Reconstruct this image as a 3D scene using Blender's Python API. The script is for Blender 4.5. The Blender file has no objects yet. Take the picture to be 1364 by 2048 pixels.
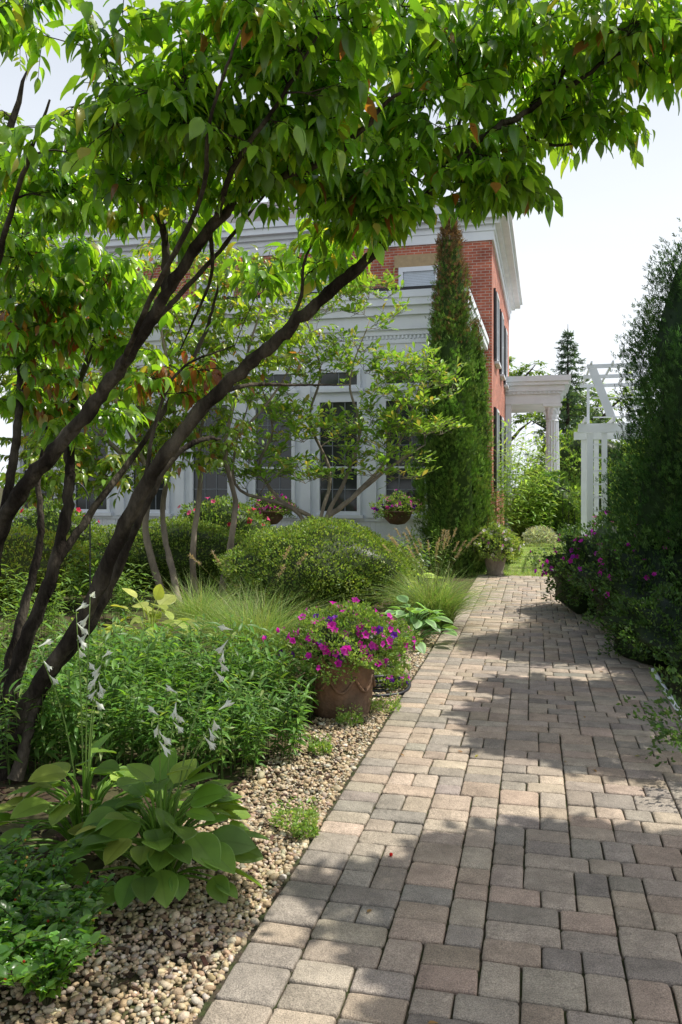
import bpy, math, random
import numpy as np
from mathutils import Vector, Matrix
rng=np.random.default_rng(11)
random.seed(5)
F=1650.;H=1.6;HY=970.
def P(px,py,d): return np.array([(px-682)/F*d,d,H-(py-HY)/F*d])
def G(px,py):
    d=F*H/(py-HY); return np.array([(px-682)/F*d,d,0.])
scene=bpy.context.scene
COL=bpy.context.collection
# ------------------------------------------------------------------ materials
def newmat(name):
    m=bpy.data.materials.new(name);m.use_nodes=True
    nt=m.node_tree;nt.nodes.clear()
    out=nt.nodes.new('ShaderNodeOutputMaterial')
    return m,nt,out
def N(nt,t,**k):
    n=nt.nodes.new(t)
    for a,b in k.items():
        if a in n.inputs.keys(): n.inputs[a].default_value=b
        else: setattr(n,a,b)
    return n
def foliage(name,trans=.35,rough=.42,spec=.4,tint=(1.5,1.5,.7),nscale=14.):
    m,nt,out=newmat(name);L=nt.links.new
    at=N(nt,'ShaderNodeAttribute',attribute_name='Col')
    tc=N(nt,'ShaderNodeTexCoord')
    no=N(nt,'ShaderNodeTexNoise',Scale=nscale,Detail=2.)
    L(tc.outputs['Object'],no.inputs['Vector'])
    mr=N(nt,'ShaderNodeMapRange');mr.inputs[3].default_value=.65;mr.inputs[4].default_value=1.35
    L(no.outputs['Fac'],mr.inputs[0])
    mul=N(nt,'ShaderNodeVectorMath',operation='SCALE')
    L(at.outputs['Color'],mul.inputs[0]);L(mr.outputs[0],mul.inputs['Scale'])
    pb=N(nt,'ShaderNodeBsdfPrincipled',Roughness=rough);pb.inputs['Specular IOR Level'].default_value=spec
    L(mul.outputs[0],pb.inputs['Base Color'])
    tm=N(nt,'ShaderNodeVectorMath',operation='MULTIPLY');tm.inputs[1].default_value=tint
    L(mul.outputs[0],tm.inputs[0])
    tr=N(nt,'ShaderNodeBsdfTranslucent');L(tm.outputs[0],tr.inputs['Color'])
    mx=N(nt,'ShaderNodeMixShader');mx.inputs[0].default_value=trans
    L(pb.outputs[0],mx.inputs[1]);L(tr.outputs[0],mx.inputs[2]);L(mx.outputs[0],out.inputs[0])
    return m
def solid(name,col,rough=.6,spec=.3,var=.15,nscale=6.,bump=0.,bscale=30.,attr=False,metal=0.,col2=None,stretch=(1,1,1)):
    m,nt,out=newmat(name);L=nt.links.new
    tc=N(nt,'ShaderNodeTexCoord')
    mp=N(nt,'ShaderNodeMapping');mp.inputs['Scale'].default_value=stretch
    L(tc.outputs['Object'],mp.inputs[0])
    no=N(nt,'ShaderNodeTexNoise',Scale=nscale,Detail=6.,Roughness=.65)
    L(mp.outputs[0],no.inputs['Vector'])
    pb=N(nt,'ShaderNodeBsdfPrincipled',Roughness=rough,Metallic=metal);pb.inputs['Specular IOR Level'].default_value=spec
    mr=N(nt,'ShaderNodeMapRange');mr.inputs[1].default_value=.3;mr.inputs[2].default_value=.7
    mr.inputs[3].default_value=1-var;mr.inputs[4].default_value=1+var
    L(no.outputs['Fac'],mr.inputs[0])
    mul=N(nt,'ShaderNodeVectorMath',operation='SCALE')
    if attr:
        at=N(nt,'ShaderNodeAttribute',attribute_name='Col');L(at.outputs['Color'],mul.inputs[0])
        L(mr.outputs[0],mul.inputs['Scale'])
    elif col2 is not None:
        mc=N(nt,'ShaderNodeMix',data_type='RGBA');mc.inputs[6].default_value=(*col,1);mc.inputs[7].default_value=(*col2,1)
        n2=N(nt,'ShaderNodeTexNoise',Scale=nscale*.37,Detail=5.);L(mp.outputs[0],n2.inputs['Vector'])
        m2=N(nt,'ShaderNodeMapRange');m2.inputs[1].default_value=.4;m2.inputs[2].default_value=.6
        L(n2.outputs['Fac'],m2.inputs[0]);L(m2.outputs[0],mc.inputs[0])
        L(mc.outputs[2],mul.inputs[0]);L(mr.outputs[0],mul.inputs['Scale'])
    else:
        mul.inputs[0].default_value=col;L(mr.outputs[0],mul.inputs['Scale'])
    L(mul.outputs[0],pb.inputs['Base Color'])
    if bump>0:
        nb=N(nt,'ShaderNodeTexNoise',Scale=bscale,Detail=5.);L(mp.outputs[0],nb.inputs['Vector'])
        bp=N(nt,'ShaderNodeBump',Strength=bump);bp.inputs['Distance'].default_value=.02
        L(nb.outputs['Fac'],bp.inputs['Height']);L(bp.outputs[0],pb.inputs['Normal'])
    L(pb.outputs[0],out.inputs[0])
    return m
def brickmat():
    m,nt,out=newmat('brick');L=nt.links.new
    tc=N(nt,'ShaderNodeTexCoord');sp=N(nt,'ShaderNodeSeparateXYZ');L(tc.outputs['Object'],sp.inputs[0])
    ad=N(nt,'ShaderNodeMath',operation='ADD');L(sp.outputs[0],ad.inputs[0]);L(sp.outputs[1],ad.inputs[1])
    cb=N(nt,'ShaderNodeCombineXYZ');L(ad.outputs[0],cb.inputs[0]);L(sp.outputs[2],cb.inputs[1])
    b=N(nt,'ShaderNodeTexBrick',Scale=1.)
    b.inputs['Color1'].default_value=(.50,.14,.075,1);b.inputs['Color2'].default_value=(.35,.085,.05,1)
    b.inputs['Mortar'].default_value=(.48,.38,.31,1);b.inputs['Mortar Size'].default_value=.008
    b.inputs['Brick Width'].default_value=.22;b.inputs['Row Height'].default_value=.075
    L(cb.outputs[0],b.inputs['Vector'])
    no=N(nt,'ShaderNodeTexNoise',Scale=2.5,Detail=8.);L(tc.outputs['Object'],no.inputs['Vector'])
    mr=N(nt,'ShaderNodeMapRange');mr.inputs[1].default_value=.3;mr.inputs[2].default_value=.7;mr.inputs[3].default_value=.7;mr.inputs[4].default_value=1.3
    L(no.outputs['Fac'],mr.inputs[0])
    mul=N(nt,'ShaderNodeVectorMath',operation='SCALE');L(b.outputs['Color'],mul.inputs[0]);L(mr.outputs[0],mul.inputs['Scale'])
    pb=N(nt,'ShaderNodeBsdfPrincipled',Roughness=.85);L(mul.outputs[0],pb.inputs['Base Color'])
    bp=N(nt,'ShaderNodeBump',Strength=.5);bp.inputs['Distance'].default_value=.01;bp.invert=True
    L(b.outputs['Fac'],bp.inputs['Height']);L(bp.outputs[0],pb.inputs['Normal'])
    L(pb.outputs[0],out.inputs[0]);return m
def pavermat():
    m,nt,out=newmat('paver_concrete');L=nt.links.new
    at=N(nt,'ShaderNodeAttribute',attribute_name='Col')
    tc=N(nt,'ShaderNodeTexCoord')
    n1=N(nt,'ShaderNodeTexNoise',Scale=6.,Detail=9.,Roughness=.78);n2=N(nt,'ShaderNodeTexNoise',Scale=240.,Detail=3.)
    L(tc.outputs['Object'],n1.inputs[0]);L(tc.outputs['Object'],n2.inputs[0])
    a=N(nt,'ShaderNodeMapRange');a.inputs[1].default_value=.3;a.inputs[2].default_value=.7;a.inputs[3].default_value=.62;a.inputs[4].default_value=1.25
    b=N(nt,'ShaderNodeMapRange');b.inputs[1].default_value=.3;b.inputs[2].default_value=.7;b.inputs[3].default_value=.58;b.inputs[4].default_value=1.42
    L(n1.outputs['Fac'],a.inputs[0]);L(n2.outputs['Fac'],b.inputs[0])
    mm=N(nt,'ShaderNodeMath',operation='MULTIPLY');L(a.outputs[0],mm.inputs[0]);L(b.outputs[0],mm.inputs[1])
    mul=N(nt,'ShaderNodeVectorMath',operation='SCALE');L(at.outputs['Color'],mul.inputs[0]);L(mm.outputs[0],mul.inputs['Scale'])
    pb=N(nt,'ShaderNodeBsdfPrincipled',Roughness=.8);pb.inputs['Specular IOR Level'].default_value=.35
    L(mul.outputs[0],pb.inputs['Base Color'])
    bp=N(nt,'ShaderNodeBump',Strength=.7);bp.inputs['Distance'].default_value=.004
    L(n2.outputs['Fac'],bp.inputs['Height'])
    bp2=N(nt,'ShaderNodeBump',Strength=.7);bp2.inputs['Distance'].default_value=.014
    n3=N(nt,'ShaderNodeTexNoise',Scale=35.,Detail=4.);L(tc.outputs['Object'],n3.inputs[0])
    L(n3.outputs['Fac'],bp2.inputs['Height']);L(bp.outputs[0],bp2.inputs['Normal']);L(bp2.outputs[0],pb.inputs['Normal'])
    L(pb.outputs[0],out.inputs[0]);return m
M_dog=foliage('dogwood_leaf',.55,.28,.8,(2.3,2.1,.6))
M_leaf=foliage('leaf',.42,.42,.4,(1.8,1.7,.7))
M_ever=foliage('evergreen_leaf',.22,.6,.2,(1.5,1.6,.8),5.)
M_hosta=foliage('hosta_leaf',.36,.40,.4,(1.8,1.7,.6))
M_grass=foliage('grass_blade',.4,.45,.3)
M_petal=foliage('petal',.4,.5,.2,(1.3,1.1,1.3))
M_wpetal=foliage('white_petal',.35,.5,.2,(1.2,1.22,1.05))
M_bark=solid('dark_bark',(.024,.019,.015),.95,.10,.6,18,1.,55,col2=(.085,.072,.055),stretch=(1,1,.35))
M_pale=solid('pale_bark',(.30,.25,.19),.85,.2,.35,10,.6,40,col2=(.18,.15,.12),stretch=(1,1,.4))
M_brick=brickmat();M_paver=pavermat()
M_white=solid('white_paint',(.82,.85,.88),.5,.3,.04,3,.1,8,col2=(.76,.79,.83))
M_stone=solid('sandstone',(.45,.33,.19),.8,.2,.15,8)
M_glass=solid('window_glass',(.03,.035,.035),.08,.5,.3,2.)
M_muntin=solid('muntin',(.22,.24,.26),.5,.3,.1)
M_black=solid('black_paint',(.015,.015,.017),.45,.4,.1)
M_roof=solid('slate_roof',(.13,.125,.135),.8,.2,.25,9,.5,20)
M_terra=solid('terracotta',(.21,.115,.065),.8,.2,.35,9,.5,30,col2=(.15,.10,.07))
M_soil=solid('soil',(.055,.035,.025),.95,.1,.4,20,.8,50,col2=(.09,.06,.04))
M_joint=solid('joint_sand',(.085,.068,.05),.95,.1,.4,40,.6,80,col2=(.05,.06,.025))
M_pebble=solid('pebble',(.3,.2,.1),.6,.35,.22,70,.25,120,attr=True)
M_chip=solid('mulch_chip',(.1,.06,.04),.9,.1,.3,60,attr=True)
M_ground=solid('earth_ground',(.075,.055,.035),.95,.1,.35,6,.6,30,col2=(.08,.09,.035))
M_lawn=solid('lawn_turf',(.17,.25,.055),.9,.1,.3,3,.6,60,col2=(.24,.30,.09))
M_plastic=solid('black_rubber',(.02,.02,.025),.4,.4,.1)
M_pipe=solid('white_pipe',(.7,.72,.72),.4,.4,.1)
M_blind=solid('window_blind',(.62,.68,.74),.6,.2,.05)
# ------------------------------------------------------------------ geometry helpers
class Geo:
    def __init__(s): s.V=[];s.F=[];s.C=[];s.M=[];s.n=0
    def add(s,V,Fc,C=(.5,.5,.5),m=0):
        V=np.asarray(V,float);Fc=np.asarray(Fc,int)
        if len(V)==0:return
        C=np.asarray(C,float)
        if C.ndim==1: C=np.broadcast_to(C,(len(V),3))
        s.V.append(V);s.F.append(Fc+s.n);s.C.append(C);s.M.append(np.full(len(Fc),m));s.n+=len(V)
    def inst(s,T,R,O,C,m=0,shade=None):
        tv,tf=T;R=np.asarray(R);O=np.asarray(O);n=len(O)
        if n==0:return
        V=np.einsum('nij,kj->nki',R,tv)+O[:,None,:]
        Fc=tf[None]+(np.arange(n)*len(tv))[:,None,None]
        Cc=np.repeat(np.asarray(C)[:,None,:],len(tv),1)
        if shade is not None: Cc=Cc*shade[None,:,None]
        s.add(V.reshape(-1,3),Fc.reshape(-1,3),Cc.reshape(-1,3),m)
    def build(s,name,mats,origin=(0,0,0),parent=None,smooth=True):
        V=np.concatenate(s.V)-np.asarray(origin,float);Fc=np.concatenate(s.F);C=np.concatenate(s.C);Mi=np.concatenate(s.M)
        me=bpy.data.meshes.new(name)
        me.vertices.add(len(V));me.vertices.foreach_set('co',V.astype(np.float32).ravel())
        me.loops.add(len(Fc)*3);me.loops.foreach_set('vertex_index',Fc.astype(np.int32).ravel())
        me.polygons.add(len(Fc));me.polygons.foreach_set('loop_start',np.arange(0,len(Fc)*3,3,dtype=np.int32))
        me.polygons.foreach_set('material_index',Mi.astype(np.int32))
        me.polygons.foreach_set('use_smooth',np.full(len(Fc),smooth))
        a=me.color_attributes.new('Col','FLOAT_COLOR','POINT')
        a.data.foreach_set('color',np.concatenate([C,np.ones((len(C),1))],1).astype(np.float32).ravel())
        for m in mats: me.materials.append(m)
        me.update(calc_edges=True)
        ob=bpy.data.objects.new(name,me);COL.objects.link(ob)
        if parent is not None: ob.parent=parent
        else: ob.location=Vector(origin)
        return ob
def empty(name,loc,label,cat,group=None,rot=0.):
    e=bpy.data.objects.new(name,None);COL.objects.link(e);e.location=Vector(loc);e.rotation_euler=(0,0,rot)
    e.empty_display_size=.2
    e['label']=label;e['category']=cat
    if group:e['group']=group
    return e
def tag(o,label=None,cat=None,group=None,kind=None):
    if label:o['label']=label
    if cat:o['category']=cat
    if group:o['group']=group
    if kind:o['kind']=kind
    return o
def nrm(v): return v/np.maximum(np.linalg.norm(v,axis=-1,keepdims=True),1e-9)
def orient(D,U,S=1.):
    D=nrm(D);X=nrm(np.cross(D,U));Z=np.cross(X,D)
    R=np.stack([X,D,Z],-1)
    S=np.asarray(S)
    return R*(S[:,None,None] if S.ndim==1 else S)
def leafT(n=4,m=2,w=.45,peak=.4,fold=.35,curve=.25,tip=.9,rib=0.,stalk=0.,wave=0.):
    a=math.log(.5)/math.log(peak)
    V=[];Fc=[]
    for i in range(n+1):
        s=i/n
        hw=w*.5*(max(math.sin(math.pi*min(s,1)**a),0)**tip)
        if i in(0,n):hw=w*.012
        for j in range(m+1):
            t=-1+2*j/m
            z=-curve*s*s+fold*abs(t)*hw+(rib*(1 if j%2 else -1)*(math.sin(math.pi*s)) if rib else 0)+wave*abs(t)*math.sin(s*9+(t>0)*1.5)
            V.append((t*hw,stalk+s,z))
    for i in range(n):
        for j in range(m):
            p=i*(m+1)+j;q=p+m+1
            Fc+= [(p,p+1,q+1),(p,q+1,q)]
    return np.array(V),np.array(Fc)
def boxT():
    v=np.array([(x,y,z) for x in(0,1) for y in(0,1) for z in(0,1)],float)
    f=[(0,1,3),(0,3,2),(4,6,7),(4,7,5),(0,4,5),(0,5,1),(2,3,7),(2,7,6),(0,2,6),(0,6,4),(1,5,7),(1,7,3)]
    return v,np.array(f)
BT=boxT()
def box(g,x0,x1,y0,y1,z0,z1,m=0,C=(.5,.5,.5)):
    v=BT[0]*np.array([x1-x0,y1-y0,z1-z0])+np.array([x0,y0,z0]);g.add(v,BT[1],C,m)
def smoothpts(pts,k=5):
    pts=np.asarray(pts,float);n=len(pts)
    if n<3:
        t=np.linspace(0,1,k+1)[:,None];return pts[0]*(1-t)+pts[-1]*t
    Q=np.vstack([2*pts[0]-pts[1],pts,2*pts[-1]-pts[-2]]);out=[]
    for i in range(n-1):
        p0,p1,p2,p3=Q[i:i+4]
        for t in np.linspace(0,1,k,endpoint=False):
            out.append(.5*((2*p1)+(-p0+p2)*t+(2*p0-5*p1+4*p2-p3)*t*t+(-p0+3*p1-3*p2+p3)*t**3))
    out.append(pts[-1]);return np.array(out)
def tube(g,pts,r,sides=6,C=(.5,.5,.5),m=0,wob=0.):
    pts=np.asarray(pts,float);n=len(pts);r=np.broadcast_to(r,(n,)) if np.ndim(r)==0 else np.asarray(r)
    T=nrm(np.gradient(pts,axis=0));ref=np.array([0,0,1.]) if abs(T[:,2]).mean()<.8 else np.array([1.,0,0])
    A=nrm(np.cross(T,ref));B=np.cross(T,A)
    th=np.linspace(0,2*np.pi,sides,endpoint=False)
    rr=r[:,None]*(1+(wob*rng.normal(size=(n,sides)) if wob else 0)*np.ones((n,sides)))
    V=pts[:,None,:]+rr[:,:,None]*(np.cos(th)[None,:,None]*A[:,None,:]+np.sin(th)[None,:,None]*B[:,None,:])
    i=np.arange(n-1)[:,None];j=np.arange(sides)[None];a=i*sides+j;b=i*sides+(j+1)%sides;c=a+sides;d=b+sides
    Fc=np.concatenate([np.stack([a,b,d],-1).reshape(-1,3),np.stack([a,d,c],-1).reshape(-1,3)])
    V=V.reshape(-1,3);V=np.vstack([V,pts[-1:]]);k=len(V)-1;e=(n-1)*sides
    Fc=np.vstack([Fc,[(e+q,e+(q+1)%sides,k) for q in range(sides)]])
    g.add(V,Fc,C,m)
def lathe(g,prof,c,sides=28,C=(.5,.5,.5),m=0,flute=0.):
    th=np.linspace(0,2*np.pi,sides,endpoint=False);V=[]
    f=1-flute*(np.arange(sides)%2)
    for r,z in prof:
        V.append(np.stack([c[0]+r*f*np.cos(th),c[1]+r*f*np.sin(th),np.full(sides,c[2]+z)],-1))
    V=np.concatenate(V);n=len(prof)
    i=np.arange(n-1)[:,None];j=np.arange(sides)[None];a=i*sides+j;b=i*sides+(j+1)%sides
    Fc=np.concatenate([np.stack([a,b,b+sides],-1).reshape(-1,3),np.stack([a,b+sides,a+sides],-1).reshape(-1,3)])
    g.add(V,Fc,C,m)
def pal(n,cols,w=None,jit=.18,ch=.3):
    cols=np.array(cols);idx=rng.choice(len(cols),n,p=w)
    c=cols[idx]*np.exp(rng.normal(0,jit,(n,1)));return c*np.exp(rng.normal(0,jit*ch,(n,3)))
def rdir(n):return nrm(rng.normal(size=(n,3)))
# ------------------------------------------------------------------ tree generator
def make_tree(name,label,cat,base,limbs,blobs,leafT_,lsize,cols,w,mat_leaf,mat_bark,nsub=5,subL=.22,per=5,droop=.8,twr=1.,up=0.,group=None,lower=.0,lump=.10,dry=(),kk=6,sides=9,wob=.07):
    base=np.asarray(base,float)
    e=empty(name,base,label,cat,group)
    tg=Geo();lg=Geo();sk=[];skr=[]
    for pts,r0,r1 in limbs:
        q=smoothpts(pts,kk);q=q+rng.normal(0,r0*lump,q.shape);t=np.linspace(0,1,len(q))
        r=r0*(1-t)**.8+r1
        tube(tg,q,r*(1+rng.normal(0,.045,len(q))),sides,wob=wob);sk.append(q);skr.append(r)
    sk=list(np.concatenate(sk));sr=list(np.concatenate(skr))
    cen=[]
    for c,rad,n in blobs:
        d=rdir(n)*(rng.random((n,1))**(1/2.4));cen.append(np.asarray(c)+d*np.asarray(rad))
    cen=np.concatenate(cen)
    S=np.array(sk);dd=np.array([np.min(np.linalg.norm(S-c,axis=1)) for c in cen]);cen=cen[np.argsort(dd)]
    Lo=[];Ld=[]
    for c in cen:
        S=np.array(sk);dv=c-S;dist=np.linalg.norm(dv,axis=1)+np.where(dv[:,2]<-lower,.6*(-dv[:,2]),0)
        k=int(np.argmin(dist));s=S[k];v=c-s;L=np.linalg.norm(v)
        if L<.02:continue
        mid=s+v*.5+np.array([0,0,.10*L])+rng.normal(0,.08*L,3)
        q=smoothpts([s,mid,c],3)
        r0=min(sr[k]*.8,(.003+.010*L)*twr);r1=max(.0016*twr,r0*.4)
        tube(tg,q,np.linspace(r0,r1,len(q)),4)
        for t in range(1,len(q)):sk.append(q[t]);sr.append(r0+(r1-r0)*t/(len(q)-1))
        vd=v/L;hz=vd*np.array([1,1,.4])
        for a in range(nsub):
            st=q[rng.integers(max(1,len(q)-4),len(q))]
            dr=nrm(hz*.9+rng.normal(0,.75,3)*np.array([1,1,.35])+np.array([0,0,up]))
            l=subL*rng.uniform(.6,1.3)
            en=st+dr*l
            tube(tg,[st,st+dr*l*.5+np.array([0,0,.02*l]),en-np.array([0,0,.12*l*(droop>0)])],[.0025*twr,.0018*twr,.0012*twr],3)
            side=np.cross(dr,[0,0,1.]);side/=max(np.linalg.norm(side),1e-6)
            ts=np.linspace(.35,1,per)
            for i,t in enumerate(ts):
                sg=1 if i%2 else -1
                o=dr if i==per-1 else dr*.45+side*sg
                Lo.append(st+(en-st)*t);Ld.append(o)
    Lo=np.array(Lo);Ld=nrm(np.array(Ld));n=len(Lo)
    D=Ld+rng.normal(0,.25,(n,3));D[:,2]-=droop*rng.uniform(.5,1.4,n)
    U=np.tile([0,0,1.],(n,1))+rng.normal(0,.35,(n,3))+nrm(Ld)*.6*(droop>0)
    Cc=pal(n,cols,w)
    for c,r,pr in dry:
        q=(np.linalg.norm(Lo-c,axis=1)<r)&(rng.random(n)<pr);Cc[q]=pal(int(q.sum()),[(.28,.11,.045),(.32,.17,.07),(.22,.07,.035)]);D[q,2]-=1.2
    parts=leafT_ if isinstance(leafT_,list) else [leafT_]
    which=rng.integers(0,len(parts),n);sc=lsize*rng.uniform(.6,1.25,n)
    for i,T in enumerate(parts):
        m=which==i;lg.inst(T,orient(D[m],U[m],sc[m]),Lo[m],Cc[m])
    tg.build('trunk',[mat_bark],base,e);c=lg.build('crown',[mat_leaf],base,e)
    print(name,'leaves',n)
    return e
# ------------------------------------------------------------------ camera / light
cam=bpy.data.cameras.new('camera');co=bpy.data.objects.new('camera',cam);COL.objects.link(co)
co.location=(0,0,H);co.rotation_euler=(math.radians(90),0,0)
cam.sensor_fit='VERTICAL';cam.sensor_height=22.3;cam.sensor_width=14.87;cam.lens=22.3*F/2048
cam.shift_y=-(1024-HY)/2048;cam.clip_end=2000;cam.clip_start=.05
scene.camera=co
az=math.radians(78);el=math.radians(60)
ts=Vector((math.cos(el)*math.sin(az),math.cos(el)*math.cos(az),math.sin(el)))
sl=bpy.data.lights.new('sun','SUN');so=bpy.data.objects.new('sun',sl);COL.objects.link(so)
sl.energy=5.;sl.angle=math.radians(.5);sl.color=(1,.96,.88);so.rotation_euler=ts.to_track_quat('Z','Y').to_euler();so.location=(5,5,20)
w=bpy.data.worlds.new('World');scene.world=w;w.use_nodes=True;nt=w.node_tree
bg=nt.nodes['Background'];sky=nt.nodes.new('ShaderNodeTexSky');sky.sky_type='NISHITA';sky.sun_disc=False
sky.sun_elevation=el;sky.sun_rotation=az;sky.dust_density=3.;sky.air_density=1.;sky.altitude=0
tc=nt.nodes.new('ShaderNodeTexCoord');mp=nt.nodes.new('ShaderNodeMapping');mp.inputs['Scale'].default_value=(1,1,3)
nz=nt.nodes.new('ShaderNodeTexNoise');nz.inputs['Scale'].default_value=1.3;nz.inputs['Detail'].default_value=6
nt.links.new(tc.outputs['Generated'],mp.inputs[0]);nt.links.new(mp.outputs[0],nz.inputs['Vector'])
mr=nt.nodes.new('ShaderNodeMapRange');mr.inputs[1].default_value=.3;mr.inputs[2].default_value=.7;mr.inputs[3].default_value=.86;mr.inputs[4].default_value=1.1
nt.links.new(nz.outputs['Fac'],mr.inputs[0])
sp=nt.nodes.new('ShaderNodeSeparateXYZ');nt.links.new(tc.outputs['Generated'],sp.inputs[0])
rp=nt.nodes.new('ShaderNodeValToRGB');cr=rp.color_ramp
cr.elements[0].position=0;cr.elements[0].color=(1,1,1,1);cr.elements[1].position=.72;cr.elements[1].color=(.0,.0,.0,1)
k_=cr.elements.new(.25);k_.color=(.95,.95,.95,1);k_=cr.elements.new(.5);k_.color=(.60,.60,.60,1)
nt.links.new(sp.outputs[2],rp.inputs[0])
ml=nt.nodes.new('ShaderNodeMath');ml.operation='MULTIPLY';ml.use_clamp=True
nt.links.new(mr.outputs[0],ml.inputs[0]);nt.links.new(rp.outputs[0],ml.inputs[1])
mx=nt.nodes.new('ShaderNodeMix');mx.data_type='RGBA';mx.inputs[7].default_value=(7.9,8.3,8.8,1)
nt.links.new(ml.outputs[0],mx.inputs[0]);nt.links.new(sky.outputs[0],mx.inputs[6]);nt.links.new(mx.outputs[2],bg.inputs[0])
bg.inputs[1].default_value=.13
scene.view_settings.view_transform='Standard';scene.view_settings.look='None';scene.view_settings.exposure=0
# ------------------------------------------------------------------ ground, lawn, path
g=Geo();g.add([(-300,-20,0),(300,-20,0),(300,600,0),(-300,600,0)],[(0,1,2),(0,2,3)])
tag(g.build('ground',[M_ground],smooth=False),kind='structure')
th=math.atan(.2345);ca,sa=math.cos(th),math.sin(th)
O=np.array([-.418+.2345*(.3-2.45),.3]);A=np.array([ca,-sa]);B=np.array([sa,ca]);un=.066
def PL(a,b,z=0):return np.array([O[0]+a*A[0]+b*B[0],O[1]+a*A[1]+b*B[1],z])
NW,NL=30,221
g=Geo();g.add([PL(-.03,-1,.004),PL(NW*un+.02,-1,.004),PL(NW*un+.02,NL*un,.004),PL(-.03,NL*un,.004)],[(0,1,2),(0,2,3)],m=1)
occ=np.zeros((NL+6,NW),int);topz=np.zeros(NW+1,int);pv=[]
def put(a,b,w_,h_):
    occ[b:b+h_,a:a+w_]=1;topz[a:a+w_]=b+h_;pv.append((a,b,w_,h_))
b=0
while b<NL:
    h_=random.choice([2,2,2,3]);put(0,b,3,h_);b+=h_
for b in range(NL):
    a=3
    while a<NW:
        if occ[b,a]:a+=1;continue
        n=0
        while a+n<NW and not occ[b,a+n]:n+=1
        ch=[x for x in(2,3,3,3,4,2) if x<=n and n-x!=1] or [n]
        w_=random.choice(ch)
        need=topz[a-1]-b if a>3 else 2
        need2=topz[a+w_]-b if (a+w_<NW and occ[b,a+w_]) else 2
        if random.random()<.12:h_=3
        elif need in(2,3):h_=need
        elif need2 in(2,3):h_=need2
        else:h_=2
        if w_==4:h_=2
        put(a,b,w_,h_);a+=w_
ncol=[(.405,.335,.255),(.375,.315,.245),(.335,.29,.232),(.445,.362,.27),(.40,.315,.235),(.30,.262,.215)]
for (a,b,w_,h_) in pv:
    if b+h_>NL+1:continue
    x0,x1,y0,y1=a*un,(a+w_)*un,b*un,(b+h_)*un
    gp=.0032;cx,cy=(x0+x1)/2,(y0+y1)/2;hx,hy=(x1-x0)/2-gp,(y1-y0)/2-gp
    k=24;an=np.linspace(0,2*np.pi,k,endpoint=False)+np.pi/k
    ex=.15
    ux=np.sign(np.cos(an))*np.abs(np.cos(an))**ex;uy=np.sign(np.sin(an))*np.abs(np.sin(an))**ex
    jit=1+rng.normal(0,.017,k)
    tx,ty=rng.normal(0,.010,2);hz=rng.normal(0,.0016)
    rings=[]
    for ins,z in((0,0.002),(0,.0115),(.0025,.0170),(.009,.0195)):
        X=(hx-ins)*ux*jit;Y=(hy-ins)*uy*jit
        rings.append(np.stack([X,Y,z+(tx*X+ty*Y+hz)*(z>.005)],-1))
    rings.append(np.array([[0,0,.0200+hz]]))
    V=np.concatenate(rings);W=np.stack([O[0]+(cx+V[:,0])*A[0]+(cy+V[:,1])*B[0],O[1]+(cx+V[:,0])*A[1]+(cy+V[:,1])*B[1],V[:,2]],-1)
    Fc=[]
    for r in range(3):
        for j in range(k):
            p=r*k+j;q=r*k+(j+1)%k;Fc+=[(p,q,q+k),(p,q+k,p+k)]
    Fc+=[(3*k+j,3*k+(j+1)%k,4*k) for j in range(k)]
    g.add(W,Fc,pal(1,ncol,None,.09,.15)[0],0)
tag(g.build('path',[M_paver,M_joint]),kind='structure')
# lawn
g=Geo();q=[PL(-.6,NL*un+.0,.004),PL(2.4,NL*un+.0,.004),PL(3.2,NL*un+26,.004),PL(-2.0,NL*un+26,.004)]
g.add(q,[(0,1,2),(0,2,3)])
tag(g.build('lawn',[M_lawn],smooth=False),kind='structure')
def blades(n,base,hl,wd,bend,cols,w=None,K=5,lean=None,spread=1.):
    s=np.linspace(0,1,K+1);an=rng.uniform(0,2*np.pi,n);h=np.stack([np.cos(an),np.sin(an)],-1)*spread
    if lean is not None:h=h+lean
    bd=bend*rng.uniform(.4,1.3,n)
    up=hl[:,None]*(s[None]-.55*bd[:,None]*s[None]**2.2);ho=hl[:,None]*bd[:,None]*(.25*s[None]+.75*s[None]**1.8)
    c=base[:,None,:]+np.concatenate([h[:,None,:]*ho[:,:,None],up[:,:,None]],-1)
    sd=np.stack([-h[:,1],h[:,0],np.zeros(n)],-1);sd=nrm(sd+rng.normal(0,.4,(n,3)))
    ww=wd*(1-s**1.5*.95)
    V=np.stack([c-sd[:,None]*ww[None,:,None],c+sd[:,None]*ww[None,:,None]],2).reshape(n,-1,3)
    f=[]
    for i in range(K):
        p=2*i;f+=[(p,p+1,p+3),(p,p+3,p+2)]
    f=np.array(f);Fc=f[None]+(np.arange(n)*2*(K+1))[:,None,None]
    C=np.repeat(pal(n,cols,w)[:,None],2*(K+1),1)
    return V.reshape(-1,3),Fc.reshape(-1,3),C.reshape(-1,3),c
n=15000;t=rng.random(n)**1.6;bb=NL*un+t*14;aa=rng.uniform(-1,2.6,n)
base=np.stack([O[0]+aa*A[0]+bb*B[0],O[1]+aa*A[1]+bb*B[1],np.full(n,.004)],-1)
g=Geo();V,Fc,C,_=blades(n,base,rng.uniform(.03,.06,n),.006,.6,[(.22,.34,.07),(.28,.39,.10),(.38,.40,.17)],K=2);g.add(V,Fc,C)
tag(g.build('lawn_grass',[M_grass]),'short mown green grass blades on the lawn','grass',kind='stuff')
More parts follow.
